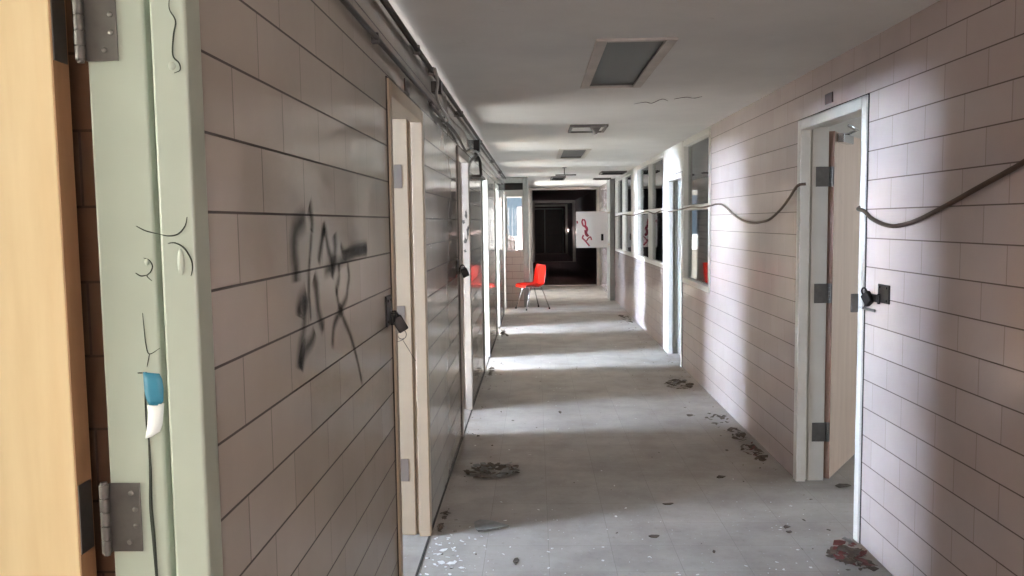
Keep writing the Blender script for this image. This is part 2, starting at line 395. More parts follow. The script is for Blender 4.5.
# ------------------------------------------------------------------ doors
def door_frame(root, side, y0, y1, zt, mat):
    """hollow metal frame: stop toward the corridor, rabbet toward the room"""
    c = 1 if side == 'L' else -1; X0 = -XL if side == 'L' else XR
    def bx(mb, d0, d1, a, b, z0, z1):
        xs = sorted((X0-c*d0, X0-c*d1)); mb.box(xs[0], xs[1], a, b, z0, z1)
    f = MB()
    for d0, d1, w in ((-.012, .046, .066), (.046, .064, .028), (.064, .160, .046)):
        bx(f, d0, d1, y0+.006, y0+w, 0, zt-.006); bx(f, d0, d1, y1-w, y1-.006, 0, zt-.006)
        bx(f, d0, d1, y0+w, y1-w, zt-w, zt-.006)
    fo = f.build('frame', mat, root, bevel=.005, seg=3)
    g = MB()
    bx(g, -.004, .10, y0, y0+.006, 0, zt-.006); bx(g, -.004, .10, y1-.006, y1, 0, zt-.006); bx(g, -.004, .10, y0, y1, zt-.006, zt)
    g.build('joint_strip', 'dark_joint', root)  # dark strip drawn for the shaded line between frame and tile
    return fo
def hinge(name, p, z, dirx, diry, parent, jy, jx0, jx1):
    pass
door_labels = ['pale green door frame with peeling paint and open birch door in the near left foreground', 'cream door frame beside the graffiti wall with bare hinge plates',
    'chipped grey white door frame, second doorway past the graffiti', 'sunlit white door frame, third doorway past the graffiti', 'sunlit white door frame, fourth doorway past the graffiti', 'last white door frame on the left before the red chair']
doors = []
for i, (a, b) in enumerate(DL):
    d = empty(f'door_{i+1}', (-XL-.07, (a+b)/2, 0), label=door_labels[i], cat='door', kind='structure')
    doors.append((d, door_frame(d, 'L', a, b, DTOP, ['frame_green', 'frame_cream', 'frame_dull', 'frame_white', 'frame_white', 'frame_white'][i])))

def hinge_plates(parent, zc, kx, ky, leaf_j, leaf_d, h=.118):
    """butt hinge: knuckle at (kx, ky); leaf_j, leaf_d = (x0,x1,y0,y1) plates on jamb and on door edge"""
    hg = MB()
    for q in (leaf_j, leaf_d): hg.box(q[0], q[1], q[2], q[3], zc-h/2, zc+h/2)
    n = 5
    for k in range(n):
        z0 = zc-h/2+k*h/n; hg.cyl((kx, ky, z0+.0008), (kx, ky, z0+h/n-.0008), .0078, 16)
    hg.cyl((kx, ky, zc-h/2-.004), (kx, ky, zc+h/2+.004), .0055, 14)
    return hg.build('hinge', 'hinge', parent, bevel=.0012)
def screws(parent, pts, axis):
    sc = MB()
    for p in pts: sc.lathe(p, [(.0006, -.0012), (.0045, -.0012), (.0045, .0004), (.0032, .0012), (.0005, .0005)], 12, axis)
    return sc.build('screw', 'hinge_bright', parent, smooth=True)

# door 1: the open birch leaf in the near left foreground
d1, f1 = doors[0]
leafY = 1.318
lf = MB().box(-1.70, -.767, leafY, leafY+.045, .012, 2.075).build('door_leaf', 'birch', d1, bevel=.002)
MB().box(-.767, -.7645, leafY, leafY+.045, .012, 2.075).build('edge_strip', 'wood_edge', lf)
jy = DL[0][1]-.046
for k, zc in enumerate((1.914, 1.102, .30)):
    hinge_plates(lf, zc, -.724, jy-.010, (-.720, -.667, jy-.0035, jy-.0003), (-.7645, -.7625, leafY+.001, leafY+.04))
    screws(lf, [(-.690+dx, jy-.0042, zc+dz) for dx, dz in ((.008, .042), (.014, .014), (.014, -.014), (.002, -.042))], 'y')
# jambs 2 and 3 keep bare hinge plates
for (dd, fr), (a, b) in list(zip(doors, DL))[1:3]:
    for zc in (1.82, 1.12, .34):
        y = b-.046
        MB().box(-.712, -.655, y-.003, y-.0004, zc-.058, zc+.058).build('hinge_plate', 'plate_tan', dd, bevel=.001)
# leaves of the other left doors, swung back into their rooms
for (dd, fr), (a, b) in list(zip(doors, DL))[3:]:
    y = b-.05
    l_ = MB().box(-1.66, -.745, y-.02, y+.025, .012, 2.07).build('door_leaf', 'birch', dd, bevel=.002)
    MB().lathe((-1.59, y-.02, .98), [(.026, 0), (.026, -.008), (.011, -.012), (.011, -.04), (.026, -.05), (.028, -.066), (.012, -.076)], 18, 'y').build('door_knob', 'steel', l_, smooth=True)

# peeling paint on the first jamb, told by the photograph
stopY, rabY = DL[0][1]-.066, DL[0][1]-.046
ck = MB()
def crack(px, y, r=.0011, n=5):
    pts = smooth_path([at(a, b, y=y-.0004) for a, b in px], n)
    m = len(pts)
    ck.tube(pts, [r*(.35+.65*math.sin(PI*min(1, (i+.6)/m))) for i in range(m)], 6)
crack([(169.5, -3), (169.3, 9), (175.5, 21), (173.5, 35), (172.8, 55), (179, 63), (180, 70), (174, 73)], stopY, .0014)
crack([(136, 226), (146, 231), (159, 234)], rabY); crack([(159, 234), (168, 236), (178, 234), (185, 226), (187, 217)], stopY, .0012)
crack([(168, 243.5), (175, 243), (184, 248), (191, 259), (192.5, 268), (191, 276)], stopY, .0015)
crack([(143.5, 258), (149, 260), (152.5, 266), (150.5, 272), (147, 276), (152, 281)], rabY, .0012)
crack([(135.5, 273), (141, 276), (147, 275)], rabY, .0012)
crack([(142.5, 313), (144, 328), (146, 345), (149.5, 354), (160, 348)], rabY, .001)
crack([(149.5, 354), (147, 367)], rabY, .0009); crack([(137.5, 373), (143, 373)], rabY, .0012)
crack([(148.5, 434), (150.5, 470), (151, 505), (154, 540), (157, 580), (161, 640)], rabY, .0034)
crack([(146, 372), (145.5, 400), (147, 436)], rabY, .0018)
ck.build('paint_crack', 'crack', f1, smooth=True)
bl = MB()
for (px, py, w, h) in ((181, 262, .006, .022), (172, 66, .006, .007), (147, 262, .004, .006)):
    y = stopY if px > 160 else rabY
    c = at(px, py, y=y)
    vs = []; fs = []; n = 14
    for i in range(5):
        for k in range(n):
            a = 2*PI*k/n; rr = math.cos(i/4*PI/2*.98)
            vs.append(c+Vector((w*rr*math.cos(a), -.0028*math.sin(i/4*PI/2), h*rr*math.sin(a))))
    for i in range(4):
        for k in range(n): fs.append((i*n+k, i*n+(k+1) % n, (i+1)*n+(k+1) % n, (i+1)*n+k))
    bl.add(vs, fs)
bl.build('paint_blister', 'frame_green', f1, smooth=True)

def sheet(pts2, y, th, name, mat, curl=.004, label='', cat=''):
    """thin strip hanging on the jamb; pts2 = left/right edge pairs in the photograph, top to bottom"""
    m = MB(); F_ = []; B_ = []
    for i, (a, b) in enumerate(pts2):
        for k in range(5):
            t = k/4; p = at(a[0]+(b[0]-a[0])*t, a[1]+(b[1]-a[1])*t, y=y)
            off = -.0015-curl*math.sin(PI*t)*.6-curl*.5*(i/(len(pts2)-1))
            F_.append(p+Vector((0, off, 0))); B_.append(p+Vector((0, off+th, 0)))
    n = len(F_); r = len(pts2); fs = []
    for i in range(r-1):
        for k in range(4):
            q = (i*5+k, i*5+k+1, i*5+k+6, i*5+k+5); fs.append(q); fs.append(tuple(n+j for j in reversed(q)))
    for i in range(r-1):
        for k in (0, 4): fs.append((i*5+k, i*5+k+5, n+i*5+k+5, n+i*5+k))
    for k in range(4):
        for i in (0, r-1): fs.append((i*5+k, i*5+k+1, n+i*5+k+1, n+i*5+k))
    m.add(F_+B_, fs)
    return tag(m.build(name, mat, origin=at(pts2[0][0][0], pts2[0][0][1], y=y), smooth=True), label, cat)
sheet([((143.5, 372), (159.5, 373.5)), ((144, 380), (162.5, 379)), ((145, 390), (164, 390)), ((147, 399), (164, 401)), ((150, 405), (161, 405))], rabY, .0012, 'tape_strip', 'blue', .003,
    'blue tape scrap stuck on the peeling green door jamb above the white paper', 'tape')
sheet([((147.5, 405), (164.5, 403)), ((149, 412), (164, 412)), ((148, 424), (163, 424)), ((147, 432), (161, 431)), ((146.5, 438), (153, 436))], rabY, .001, 'paper_scrap', 'white', .005,
    'torn white paper scrap hanging below the blue tape on the green jamb', 'paper')

# door 7: right doorway with its leaf folded back into the room
d7 = empty('door_7', (XR+.07, (RD1[0]+RD1[1])/2, 0), label='off white door frame on the right wall with a pale birch door swung open', cat='door', kind='structure')
door_frame(d7, 'R', RD1[0], RD1[1], RD1[2], 'frame_white')
hx, hy = XR+.175, RD1[1]-.050
ang = math.radians(56)
L7 = Matrix.Translation((hx+.012, hy-.006, 0)) @ Matrix.Rotation(ang, 4, 'Z')
lf7 = MB().box(.012, .93, -.0, .045, .012, 2.095, L7).build('door_leaf', 'birch_pink', d7, bevel=.002)
MB().box(.0095, .012, 0, .045, .012, 2.095, L7).build('edge_strip', 'wood_edge_r', lf7)
for zc in (1.83, 1.14, .30):
    y = RD1[1]-.046
    hg = MB().box(XR+.085, XR+.165, y-.003, y-.0003, zc-.058, zc+.058)
    hg.box(.0075, .0095, .002, .042, zc-.058, zc+.058, L7)
    for k in range(5):
        z0 = zc-.058+k*.0232; hg.cyl((hx, hy+.0, z0+.0008), (hx, hy, z0+.0224), .0085, 16)
    hg.build('hinge', 'hinge', lf7, bevel=.001)
cl = MB(); a0 = L7 @ Vector((.10, -.004, 2.05)); 
cl.box(.04, .27, -.045, -.002, 2.03, 2.085, L7)
cl.build('door_closer', 'steel', lf7, bevel=.006)
ar = MB(); p0 = L7 @ Vector((.20, -.025, 2.089)); p1 = Vector((XR+.16, hy-.30, 2.092)); 
ar.tube([p0, (p0+p1)/2+Vector((.05, 0, 0)), p1], .009, 8); ar.build('closer_arm', 'steel', lf7, smooth=True)
# door 8: closed grey door beyond the first window, with a white panel over it
d8 = empty('door_8', (XR+.07, sum(RD2)/2, 0), label='narrow white framed doorway with grey door between the corridor windows', cat='door', kind='structure')
door_frame(d8, 'R', RD2[0], RD2[1], 2.10, 'frame_white')
lf8 = MB().box(XR+.105, XR+.15, RD2[0]+.05, RD2[1]-.05, .01, 2.05).build('door_leaf', 'grey_door', d8, bevel=.002)
kb = MB(); kb.lathe((XR+.105, RD2[0]+.14, 1.02), [(.028, 0), (.028, -.01), (.012, -.014), (.012, -.045), (.028, -.055), (.03, -.07), (.012, -.08)], 18, 'x')
kb.box(XR+.098, XR+.105, RD2[0]+.10, RD2[0]+.17, .93, 1.13); kb.build('door_handle', 'black', lf8, bevel=.001)
tp = MB().box(XR-.006, XR+.05, RD2[0], RD2[1], 2.10, WTOP).build('transom_panel', 'frame_white', d8, bevel=.003)

# ------------------------------------------------------------------ corridor windows on the right
def corridor_window(q, muls, label):
    global wn
    wn += 1
    y0, y1, z0 = q; z1 = WTOP; t = .05; xa, xb = XR-.012, XR+.11
    r = empty(f'window_{wn}', (XR+.05, (y0+y1)/2, z0), label=label, cat='window', kind='structure')
    f = MB(); ys = [y0]+list(muls)+[y1]
    f.box(xa, xb, y0, y1, z0, z0+t); f.box(xa, xb, y0, y1, z1-t, z1)
    f.box(xa, xb, y0, y0+t, z0+t, z1-t); f.box(xa, xb, y1-t, y1, z0+t, z1-t)
    for m in muls: f.box(xa, xb, m-t/2, m+t/2, z0+t, z1-t)
    e = [(y0+t)]+[v for m in muls for v in (m-t/2, m+t/2)]+[y1-t]
    for a, b in zip(e[::2], e[1::2]): f.box(xa, xb, a, b, 1.685, 1.735)
    f.build('frame', 'frame_white', r, bevel=.004)
    for a, b in zip(e[::2], e[1::2]):
        for za, zb in ((z0+t, 1.685), (1.735, z1-t)): MB().box(XR+.035, XR+.041, a, b, za, zb).build('pane', 'glass', r)
corridor_window(W1, [], 'tall two pane corridor window on the right, nearest the brown cable sag')
corridor_window(WA, [(WA[0]+WA[1])/2], 'four pane corridor window on the right just past the narrow doorway')
corridor_window(WB, [(WB[0]+WB[1])/2], 'last four pane corridor window on the right before the grey post')
tn = 0
def trim(mb, mat, label, bevel=.003):
    global tn
    tn += 1
    return tag(mb.build(f'trim_{tn}', mat, bevel=bevel), label, 'trim', kind='structure')
trim(MB().box(XR-.008, XR+.03, RD2[1], WA[0], 0, WTOP), 'frame_white', 'white post beside the narrow doorway on the right wall')
trim(MB().box(XR-.008, XR+.03, WA[1], WB[0], WA[2], WTOP), 'frame_white', 'white panel between the two far corridor windows')
trim(MB().box(XR-.006, XR+.02, W1[0], W1[1], WTOP, HC-.001).box(XR-.006, XR+.02, RD2[0], WB[1], WTOP, HC-.001), 'frame_white', 'thin white strip above the right corridor windows')
trim(MB().box(-XL, -XL+.010, -3.5, DL[5][0], 0, .004), 'dark_joint', 'thin dark seam where the floor meets the left wall', 0)

# ------------------------------------------------------------------ cross partition past the red chair
PY = 15.42
trim(MB().box(-.225, -.128, PY-.06, PY+.10, 0, HC), 'post_grey', 'grey post at the end of the glazed partition', .004)
tag(MB().box(-XL, -.225, PY, PY+.09, 0, 1.035).build('wall_cross', 'tile_l'), 'low tiled wall under the glazed partition behind the red chair', 'wall', kind='structure')
wn += 1
w = empty(f'window_{wn}', (-.39, PY+.04, 1.035), label='glazed partition window above the low wall behind the red chair', cat='window', kind='structure')
f = MB(); xa, xb = -XL, -.225
f.box(xa, xb, PY-.02, PY+.1, 1.035, 1.07); f.box(xa, xb, PY-.02, PY+.1, 2.06, 2.18); f.box(xa, xa+.035, PY-.02, PY+.1, 1.07, 2.06); f.box(xb-.02, xb, PY-.02, PY+.1, 1.07, 2.06)
f.box(xa, xb, PY-.02, PY+.1, 2.31, HC)
f.build('frame', 'frame_grey', w, bevel=.004)
MB().box(xa+.035, xb-.02, PY+.03, PY+.036, 1.07, 2.06).build('pane', 'glass', w)
MB().box(xa, xb, PY+.05, PY+.09, 2.18, 2.31).build('transom_board', 'dark', w)
# outside window of the bright room, seen through the partition
wn += 1
w = empty(f'window_{wn}', (-.785, 21.06, .8), label='sky bright outside window seen through the glazed partition', cat='window', kind='structure')
f = MB(); f.box(-1.3, -.27, 21.03, 21.09, .8, .84); f.box(-1.3, -.27, 21.03, 21.09, 2.2, 2.24); f.box(-1.3, -1.26, 21.03, 21.09, .84, 2.2); f.box(-.31, -.27, 21.03, 21.09, .84, 2.2)
f.build('frame', 'frame_white', w, bevel=.003)
MB().box(-1.26, -.31, 21.058, 21.062, .84, 2.2).build('pane', 'glass', w)
outer_window(-4.4, -4.2, (16.6, 20.4, .8, 2.25), 'wide outside window on the left of the bright room behind the partition')
for (y0, y1) in ((30.2, 31.9), (38.6, 39.9)):  # windows added so that light reaches the pale casings
    wn += 1
    w = empty(f'window_{wn}', (-.18, (y0+y1)/2, .9), label='small side window added to light the far casings, ' + ('nearer one' if y0 < 35 else 'farther one'), cat='window', kind='structure')
    f = MB()
    for z0, z1 in ((.9, .95), (2.15, 2.2)): f.box(-.21, -.15, y0, y1, z0, z1)
    for y in (y0, y1-.05): f.box(-.21, -.15, y, y+.05, .95, 2.15)
    f.build('frame', 'frame_white', w)
    MB().box(-.182, -.178, y0+.05, y1-.05, .95, 2.15).build('pane', 'glass', w)
trim(MB().box(1.475, XR-.002, 16.45, 17.1, 0, HC), 'post_grey', 'grey post on the right wall beside the white painted board', .004)
# pale casings standing for light bands, then the far double door
for y, wdt in ((20.4, .06), (32.4, .11), (40.4, .10)):
    t = MB(); xa, xb = FX+.001, XR-.001
    t.box(xa, xa+wdt, y, y+.14, 0, HC-.001); t.box(xb-wdt, xb, y, y+.14, 0, HC-.001); t.box(xa+wdt, xb-wdt, y, y+.14, HC-wdt, HC-.001); t.box(xa+wdt, xb-wdt, y, y+.14, 0, .012)
    trim(t, 'plaster' if y > 30 else 'frame_white', f'pale casing put in for a light band across the corridor, {"nearest of the three" if y < 30 else "middle of the three" if y < 40 else "farthest of the three"} by the dark end')  # bands of light across the corridor, built as pale casings
EY = 42.0
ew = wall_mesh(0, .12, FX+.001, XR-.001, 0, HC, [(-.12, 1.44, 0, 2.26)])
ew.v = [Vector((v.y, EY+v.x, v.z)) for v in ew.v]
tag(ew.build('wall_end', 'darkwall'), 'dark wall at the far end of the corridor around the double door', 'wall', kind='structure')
d9 = empty('door_9', (.51, EY+.05, 0), label='dark double door with pale centre post at the far end', cat='door', kind='structure')
f = MB(); f.box(-.12, -.06, EY-.02, EY+.1, 0, 2.26); f.box(1.38, 1.44, EY-.02, EY+.1, 0, 2.26); f.box(-.06, 1.38, EY-.02, EY+.1, 2.2, 2.26); f.box(.45, .51, EY-.02, EY+.1, 0, 2.2)
f.build('frame', 'frame_grey', d9, bevel=.004)
for a, b in ((-.06, .45), (.51, 1.38)):
    q = wall_mesh(0, .045, a+.003, b-.003, .01, 2.197, [(a+.15, b-.15, .95, 2.0)])
    q.v = [Vector((v.y, EY+.03+v.x, v.z)) for v in q.v]
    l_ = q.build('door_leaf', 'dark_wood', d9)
    MB().box(a+.15, b-.15, EY+.045, EY+.06, .95, 2.0).build('panel', 'dark_wood', l_)
    MB().box(a+.12, b-.12, EY-.02, EY+.005, 1.0-.12, .93).build('push_bar', 'black', l_, bevel=.004)

# ------------------------------------------------------------------ graffiti on the left wall
def W(px, py): return at(px, py, x=-XL)
def c1(x, y): return W(280+x/5.76, 195+y/5.76)
def c2(x, y): return W(280+x/5.236, 285+y/5.236)
gr = MB()
def stroke(pts, w0, w1=None):
    p = smooth_path(pts, 6); w1 = w1 or w0
    gr.ribbon(p, [1.15*w0+1.15*(w1-w0)*i/(len(p)-1) for i in range(len(p))], (1, 0, 0), .0008+.00012*len(gr.f) % .0006)
stroke([c1(164, 62), c1(172, 90), c1(182, 150), c1(181, 215)], .075, .035)
stroke([c1(181, 200), c1(172, 330), c1(165, 430), c1(165, 575), c2(155, 100), c2(159, 195)], .035, .025)
stroke([c1(150, 128), c1(100, 175), c1(78, 245), c1(78, 340), c1(88, 440), c1(91, 510)], .075, .085)
stroke([c1(217, 400), c1(235, 290), c1(255, 200), c1(272, 290), c1(302, 410)], .05, .045)
stroke([c1(310, 220), c1(316, 300), c1(305, 400), c1(300, 490)], .07, .04)
stroke([c1(345, 285), c1(372, 335), c1(430, 308), c1(505, 300)], .03, .055)
stroke([c1(503, 320), c1(430, 335), c1(350, 380), c1(245, 455)], .05, .045)
stroke([c1(336, 395), c1(338, 480), c1(318, 560)], .03, .05)
stroke([c1(383, 390), c1(396, 465), c1(386, 540), c2(345, 70), c2(310, 140), c2(280, 220), c2(272, 340)], .035, .045)
stroke([c1(190, 460), c1(205, 520), c2(193, 60), c2(200, 140), c2(228, 245)], .07, .05)
stroke([c2(138, 45), c2(104, 110), c2(98, 170)], .07, .07)
stroke([c2(130, 60), c2(124, 220), c2(108, 330), c2(100, 450)], .04, .075)
stroke([c2(180, 235), c2(165, 290), c2(125, 350), c2(104, 440)], .05, .05)
stroke([c2(290, 0), c2(305, 100), c2(328, 170), c2(365, 260), c2(400, 380), c2(432, 530)], .04, .03)
tag(gr.build('graffiti', 'spray', wl), 'black spray paint scrawl')

# ------------------------------------------------------------------ conduits, boxes, brackets on the left wall
def run(pts, r, name, mat, label, clips=(), group=None):
    r_ = MB().tube(pts, r, 10); o = r_.build(name, mat, origin=pts[0], smooth=True); tag(o, label, 'pipe', group)
    for y, z in clips:
        cm = MB(); cm.box(-XL+.0004, -XL+r*2+.008, y-.009, y+.009, z-r-.009, z+r+.009); cm.build('clip', 'galv', o, bevel=.003)
    pass
    return o
xr_ = -XL+.018
run([Vector((xr_+.004, -3.5, 2.392)), Vector((xr_+.004, 15.3, 2.392))], .0125, 'conduit', 'conduit', 'dark straight conduit running in the corner of ceiling and left wall', [(y, 2.392) for y in (1.8, 3.9, 4.45, 6.2, 8.4, 11, 13.4)])
low = [Vector((xr_, -3.5, 2.228)), Vector((xr_, 4.15, 2.228)), Vector((xr_, 4.35, 2.222)), Vector((xr_, 4.5, 2.205)), Vector((xr_, 5.6, 2.205)), Vector((xr_, 6.0, 2.19)), Vector((xr_, 6.35, 2.16)), Vector((xr_, 6.6, 2.150))]
run(smooth_path(low, 4), .0095, 'conduit', 'conduit', 'lower thin conduit above the left door frames, slightly sagging past the cream doorway', [(y, 2.228) for y in (1.6, 2.9)]+[(5.0, 2.205)])
run(smooth_path([Vector((xr_+.03, 4.34, 2.385)), Vector((xr_+.035, 4.42, 2.33)), Vector((xr_+.03, 4.40, 2.26)), Vector((xr_+.028, 4.62, 2.225)), Vector((xr_+.028, 5.3, 2.222)), Vector((xr_+.028, 6.1, 2.24)), Vector((xr_+.028, 6.5, 2.17))], 5), .0085, 'conduit', 'conduit_pale', 'pale bent conduit dropping from the ceiling pipe above the cream doorway')
run(smooth_path([Vector((xr_+.01, 6.75, 2.17)), Vector((xr_+.01, 7.4, 2.22)), Vector((xr_+.01, 8.3, 2.24)), Vector((xr_+.01, 14.2, 2.24))], 5), .009, 'conduit', 'conduit_pale', 'pale conduit running above the far left door frames')
def jbox(y, z, w, h, d, label, mat='black'):
    c = at(0, 0, x=1) if False else Vector((-XL, y, z))
    b = MB().box(-XL, -XL+d, y-w/2, y+w/2, z-h/2, z+h/2)
    o = tag(b.build('junction_box', mat, origin=c, bevel=.004), label, 'box')
    p = MB().box(-XL+d, -XL+d+.004, y-w/2-.004, y+w/2+.004, z-h/2-.004, z+h/2+.004); p.build('cover_plate', mat, o, bevel=.002)
    return o
jbox(7.72, 2.295, .13, .10, .05, 'black junction box high on the left wall past the chipped door frame')
jbox(4.60, 2.330, .08, .06, .05, 'dark pipe coupling box at the ceiling corner above the cream door frame', 'conduit')
def plate(x, y, z, w, h, label, side):
    s = 1 if side == 'L' else -1
    xs = sorted((x, x+s*.006))
    o = tag(MB().box(xs[0], xs[1], y-w/2, y+w/2, z-h/2, z+h/2).build('number_plate', 'dark_wood', origin=(x, y, z), bevel=.002), label, 'plate')
plate(-XL, 3.67, 2.186, .13, .055, 'small dark plate above the cream door frame on the left', 'L')
plate(XR, 4.50, 2.221, .11, .055, 'small dark brown plate above the right door frame', 'R')
# torn bracket hanging off the wall
b = MB(); q = -XL
b.tube([(q+.02, 7.95, 2.21), (q+.05, 7.80, 2.15), (q+.07, 7.60, 2.02)], .014, 8)
o = tag(b.build('wall_bracket', 'conduit', origin=(q, 7.95, 2.2), smooth=True), 'bent dark bracket hanging from the left wall beside the sunlit doorway', 'bracket')
MB().box(q, q+.09, 7.32, 7.92, 1.985, 2.01).build('foot', 'conduit', o, bevel=.003)
MB().box(q, q+.012, 7.88, 8.02, 2.17, 2.25).build('wall_plate', 'conduit', o, bevel=.002)
# paint chips missing from the third frame
sp = MB(); rnd = random.Random(4)
for px, py, w, h in ((466, 214, 2, 5), (463.5, 222, 2, 2.5), (467.5, 232, 1.6, 7), (465.5, 241, 3, 4), (465, 251, 2, 2), (468.5, 228, 1, 3), (464, 268, 2, 2)):
    c = at(px, py, y=DL[2][1]-.0665); k = c.y/FPX
    n = 14; vs = [c+Vector((w*.85*k*rnd.uniform(.35, 1.15)*math.cos(2*PI*i/n), -.0006, h*k*rnd.uniform(.5, 1.1)*math.sin(2*PI*i/n))) for i in range(n)]
    vs2 = [v+Vector((0, .0012, 0)) for v in vs]
    sp.add(vs+vs2, [tuple(range(n)), tuple(range(2*n-1, n-1, -1))]+[(i, (i+1) % n, n+(i+1) % n, n+i) for i in range(n)])
sp.build('chipped_spot', 'dark', doors[2][1])

# ------------------------------------------------------------------ hasps and padlocks
def hasp(side, y, z, w, h, label, diry, mat='black'):
    s = 1 if side == 'L' else -1; X = -XL if side == 'L' else XR
    def bx(d0, d1, a, b, z0, z1):
        xs = sorted((X+s*d0, X+s*d1)); return xs[0], xs[1], min(a, b), max(a, b), z0, z1
    o = tag(MB().box(*bx(0, .008, y-w/2, y+w/2, z-h/2, z+h/2)).build('hasp', mat, origin=(X, y, z), bevel=.003), label, 'hasp')
    st = MB().box(*bx(.010, .016, y+diry*w*.2, y+diry*(w/2+.05), z-h*.30-.018, z-h*.30+.018))
    st.tube([Vector((X+s*.012, y+diry*w*.30, z-h*.3-.024)), Vector((X+s*.012, y+diry*w*.30, z-h*.3+.024))], .007, 10)
    st.build('strap', mat, o, bevel=.002)
    for a in (-.3, .3):
        for c_ in (-.34, .34): MB().lathe((X+s*.008, y+a*w, z+c_*h), [(.002, -s*.001), (.006, 0), (.005, s*.003), (.001, s*.004)], 10, 'x').build('bolt', mat, o)
    return o
def padlock(c, tilt, w, h, t, label, turn=0.):
    c = Vector(c); R = Matrix.Translation(c) @ Matrix.Rotation(turn, 4, 'Z') @ Matrix.Rotation(tilt, 4, 'Y')
    o = tag(MB().box(-w/2, w/2, -t/2, t/2, -h, 0, R).build('padlock', 'black', origin=c, bevel=.006, seg=3), label, 'padlock')
    sh = [R @ Vector((w*.30*math.cos(a) if 0 <= a <= PI else 0, 0, w*.30*math.sin(a)+.012)) for a in [PI*i/12 for i in range(13)]]
    sh = [R @ Vector((w*.30, 0, -.006))]+sh+[R @ Vector((-w*.30, 0, -.006))]
    MB().tube(sh, .0042, 8).build('shackle', 'steel' if False else 'black', o, smooth=True)
    return o
hasp('L', 3.075, 1.262, .10, .115, 'dark iron hasp on the graffiti wall beside the cream door frame', 1)
padlock((-.545, 3.165, 1.228), math.radians(-30), .042, .064, .026, 'black padlock hanging open at the cream door frame on the left', .3)
kr = [at(402+4.4*math.cos(a), 334.5+4.6*math.sin(a), y=3.22) for a in [2*PI*i/16 for i in range(16)]]
kw = MB().tube(kr, .0016, 6, True)
kw.tube(smooth_path([at(404, 339, y=3.215), at(400, 341, y=3.21), at(394, 343, y=3.2), at(392, 346, y=3.2)], 4), .0013, 6)
kw.tube(smooth_path([at(403, 340.5, y=3.22), at(409, 350, y=3.24), at(415.5, 361, y=3.27)], 4), .0013, 6)
tag(kw.build('key_ring', 'conduit', origin=at(402, 334, y=3.22), smooth=True), 'thin wire ring with dangling wire below the left black padlock', 'wire')
hasp('R', 3.75, 1.243, .12, .085, 'dark square iron hasp on the right wall beside the right doorway', 1)
padlock((XR-.035, 3.885, 1.235), math.radians(38), .05, .06, .026, 'black padlock leaning beside the right doorway hasp', PI/2+.3)
st = MB().box(XR-.012, XR-.006, 3.83, 4.03, 1.150, 1.164); st.box(XR-.045, XR-.008, 4.022, 4.034, 1.13, 1.22)
tag(st.build('door_latch', 'hinge', origin=(XR-.02, 3.95, 1.2), bevel=.002), 'small steel latch tongue crossing the near edge of the right doorway', 'latch')
hasp('L', 5.87, 1.275, .13, .10, 'dark iron hasp beside the chipped grey white door frame', 1)
padlock((-.530, 6.0, 1.255), math.radians(-22), .05, .066, .028, 'black padlock at the chipped grey white door frame', .3)

# ------------------------------------------------------------------ cables on the right wall
xc = XR-.012
def cab(pts, label, r=.0085):
    tag(MB().tube(smooth_path(pts, 7), r, 8).build('cable', 'cable', origin=pts[0], smooth=True), label, 'cable')
q = [(806, 183), (797, 186), (790, 197), (781, 209), (770, 219), (761, 222), (752, 223), (742, 220), (733, 214), (728, 209), (722, 204.5), (716, 204), (711, 205.5)]
far = [at(a, b, x=XR-.022) for a, b in q]
far[0] = Vector((XR+.02, 4.925, far[0].z)); far[1] = Vector((XR-.022, 4.95, far[1].z))
far += [Vector((XR-.025, y, z)) for y, z in ((7.75, 1.700), (8.3, 1.712), (8.9, 1.698), (9.5, 1.685), (10.2, 1.70), (10.8, 1.675), (11.5, 1.705), (12.4, 1.69), (13.3, 1.665), (14.6, 1.69), (16.2, 1.66))]
cab(far, 'brown cable drooping from the right doorway and on along the corridor windows')
q = [(864, 211), (871, 218), (880, 223), (888, 225.5), (896, 226), (908, 223.5), (920, 219), (935, 211.5), (950, 203.5), (967, 194), (985, 184), (1005, 173), (1024, 162)]
near = [at(a, b, x=XR-.014) for a, b in q]
near = [Vector((XR+.03, 4.035, near[0].z+.03)), Vector((XR-.022, 4.02, near[0].z+.012))]+near+[Vector((XR-.014, 2.4, 1.85)), Vector((XR-.014, 2.0, 1.95)), Vector((XR-.014, 1.2, 2.05)), Vector((XR-.014, 0, 2.1))]
cab(near, 'brown cable sagging along the near right wall into the right doorway', .0095)

# ------------------------------------------------------------------ ceiling fixtures
def troffer(q, label, rust=False):
    x0, x1, y0, y1 = q; z = HC
    o = empty('ceiling_light', ((x0+x1)/2, (y0+y1)/2, z), label=label, cat='ceiling light', group='recessed ceiling lights')
    f = MB(); t = .042
    f.box(x0-.012, x0+t, y0-.012, y1+.012, z-.012, z); f.box(x1-t, x1+.012, y0-.012, y1+.012, z-.012, z)
    f.box(x0+t, x1-t, y0-.012, y0+.02, z-.012, z); f.box(x0+t, x1-t, y1-.02, y1+.012, z-.012, z)
    f.build('frame', 'frame_rusty' if rust else 'frame_white', o, bevel=.003)
    h = MB(); w = .004
    h.box(x0+.002, x0+.006, y0+.002, y1-.002, z, z+.1); h.box(x1-.006, x1-.002, y0+.002, y1-.002, z, z+.1)
    h.box(x0+.006, x1-.006, y0+.002, y0+.006, z, z+.1); h.box(x0+.006, x1-.006, y1-.006, y1-.002, z, z+.1); h.box(x0+.002, x1-.002, y0+.002, y1-.002, z+.1, z+.104)
    h.build('housing', 'galv', o)
    MB().box(x0+.007, x1-.007, y0+.007, y1-.007, z+.012, z+.018).build('lens', 'lens', o)
troffer(L1, 'large unlit recessed ceiling light nearest the viewer, with dull grey lens', True)
troffer(L2, 'unlit recessed ceiling light past the hanging vent, second from the viewer')
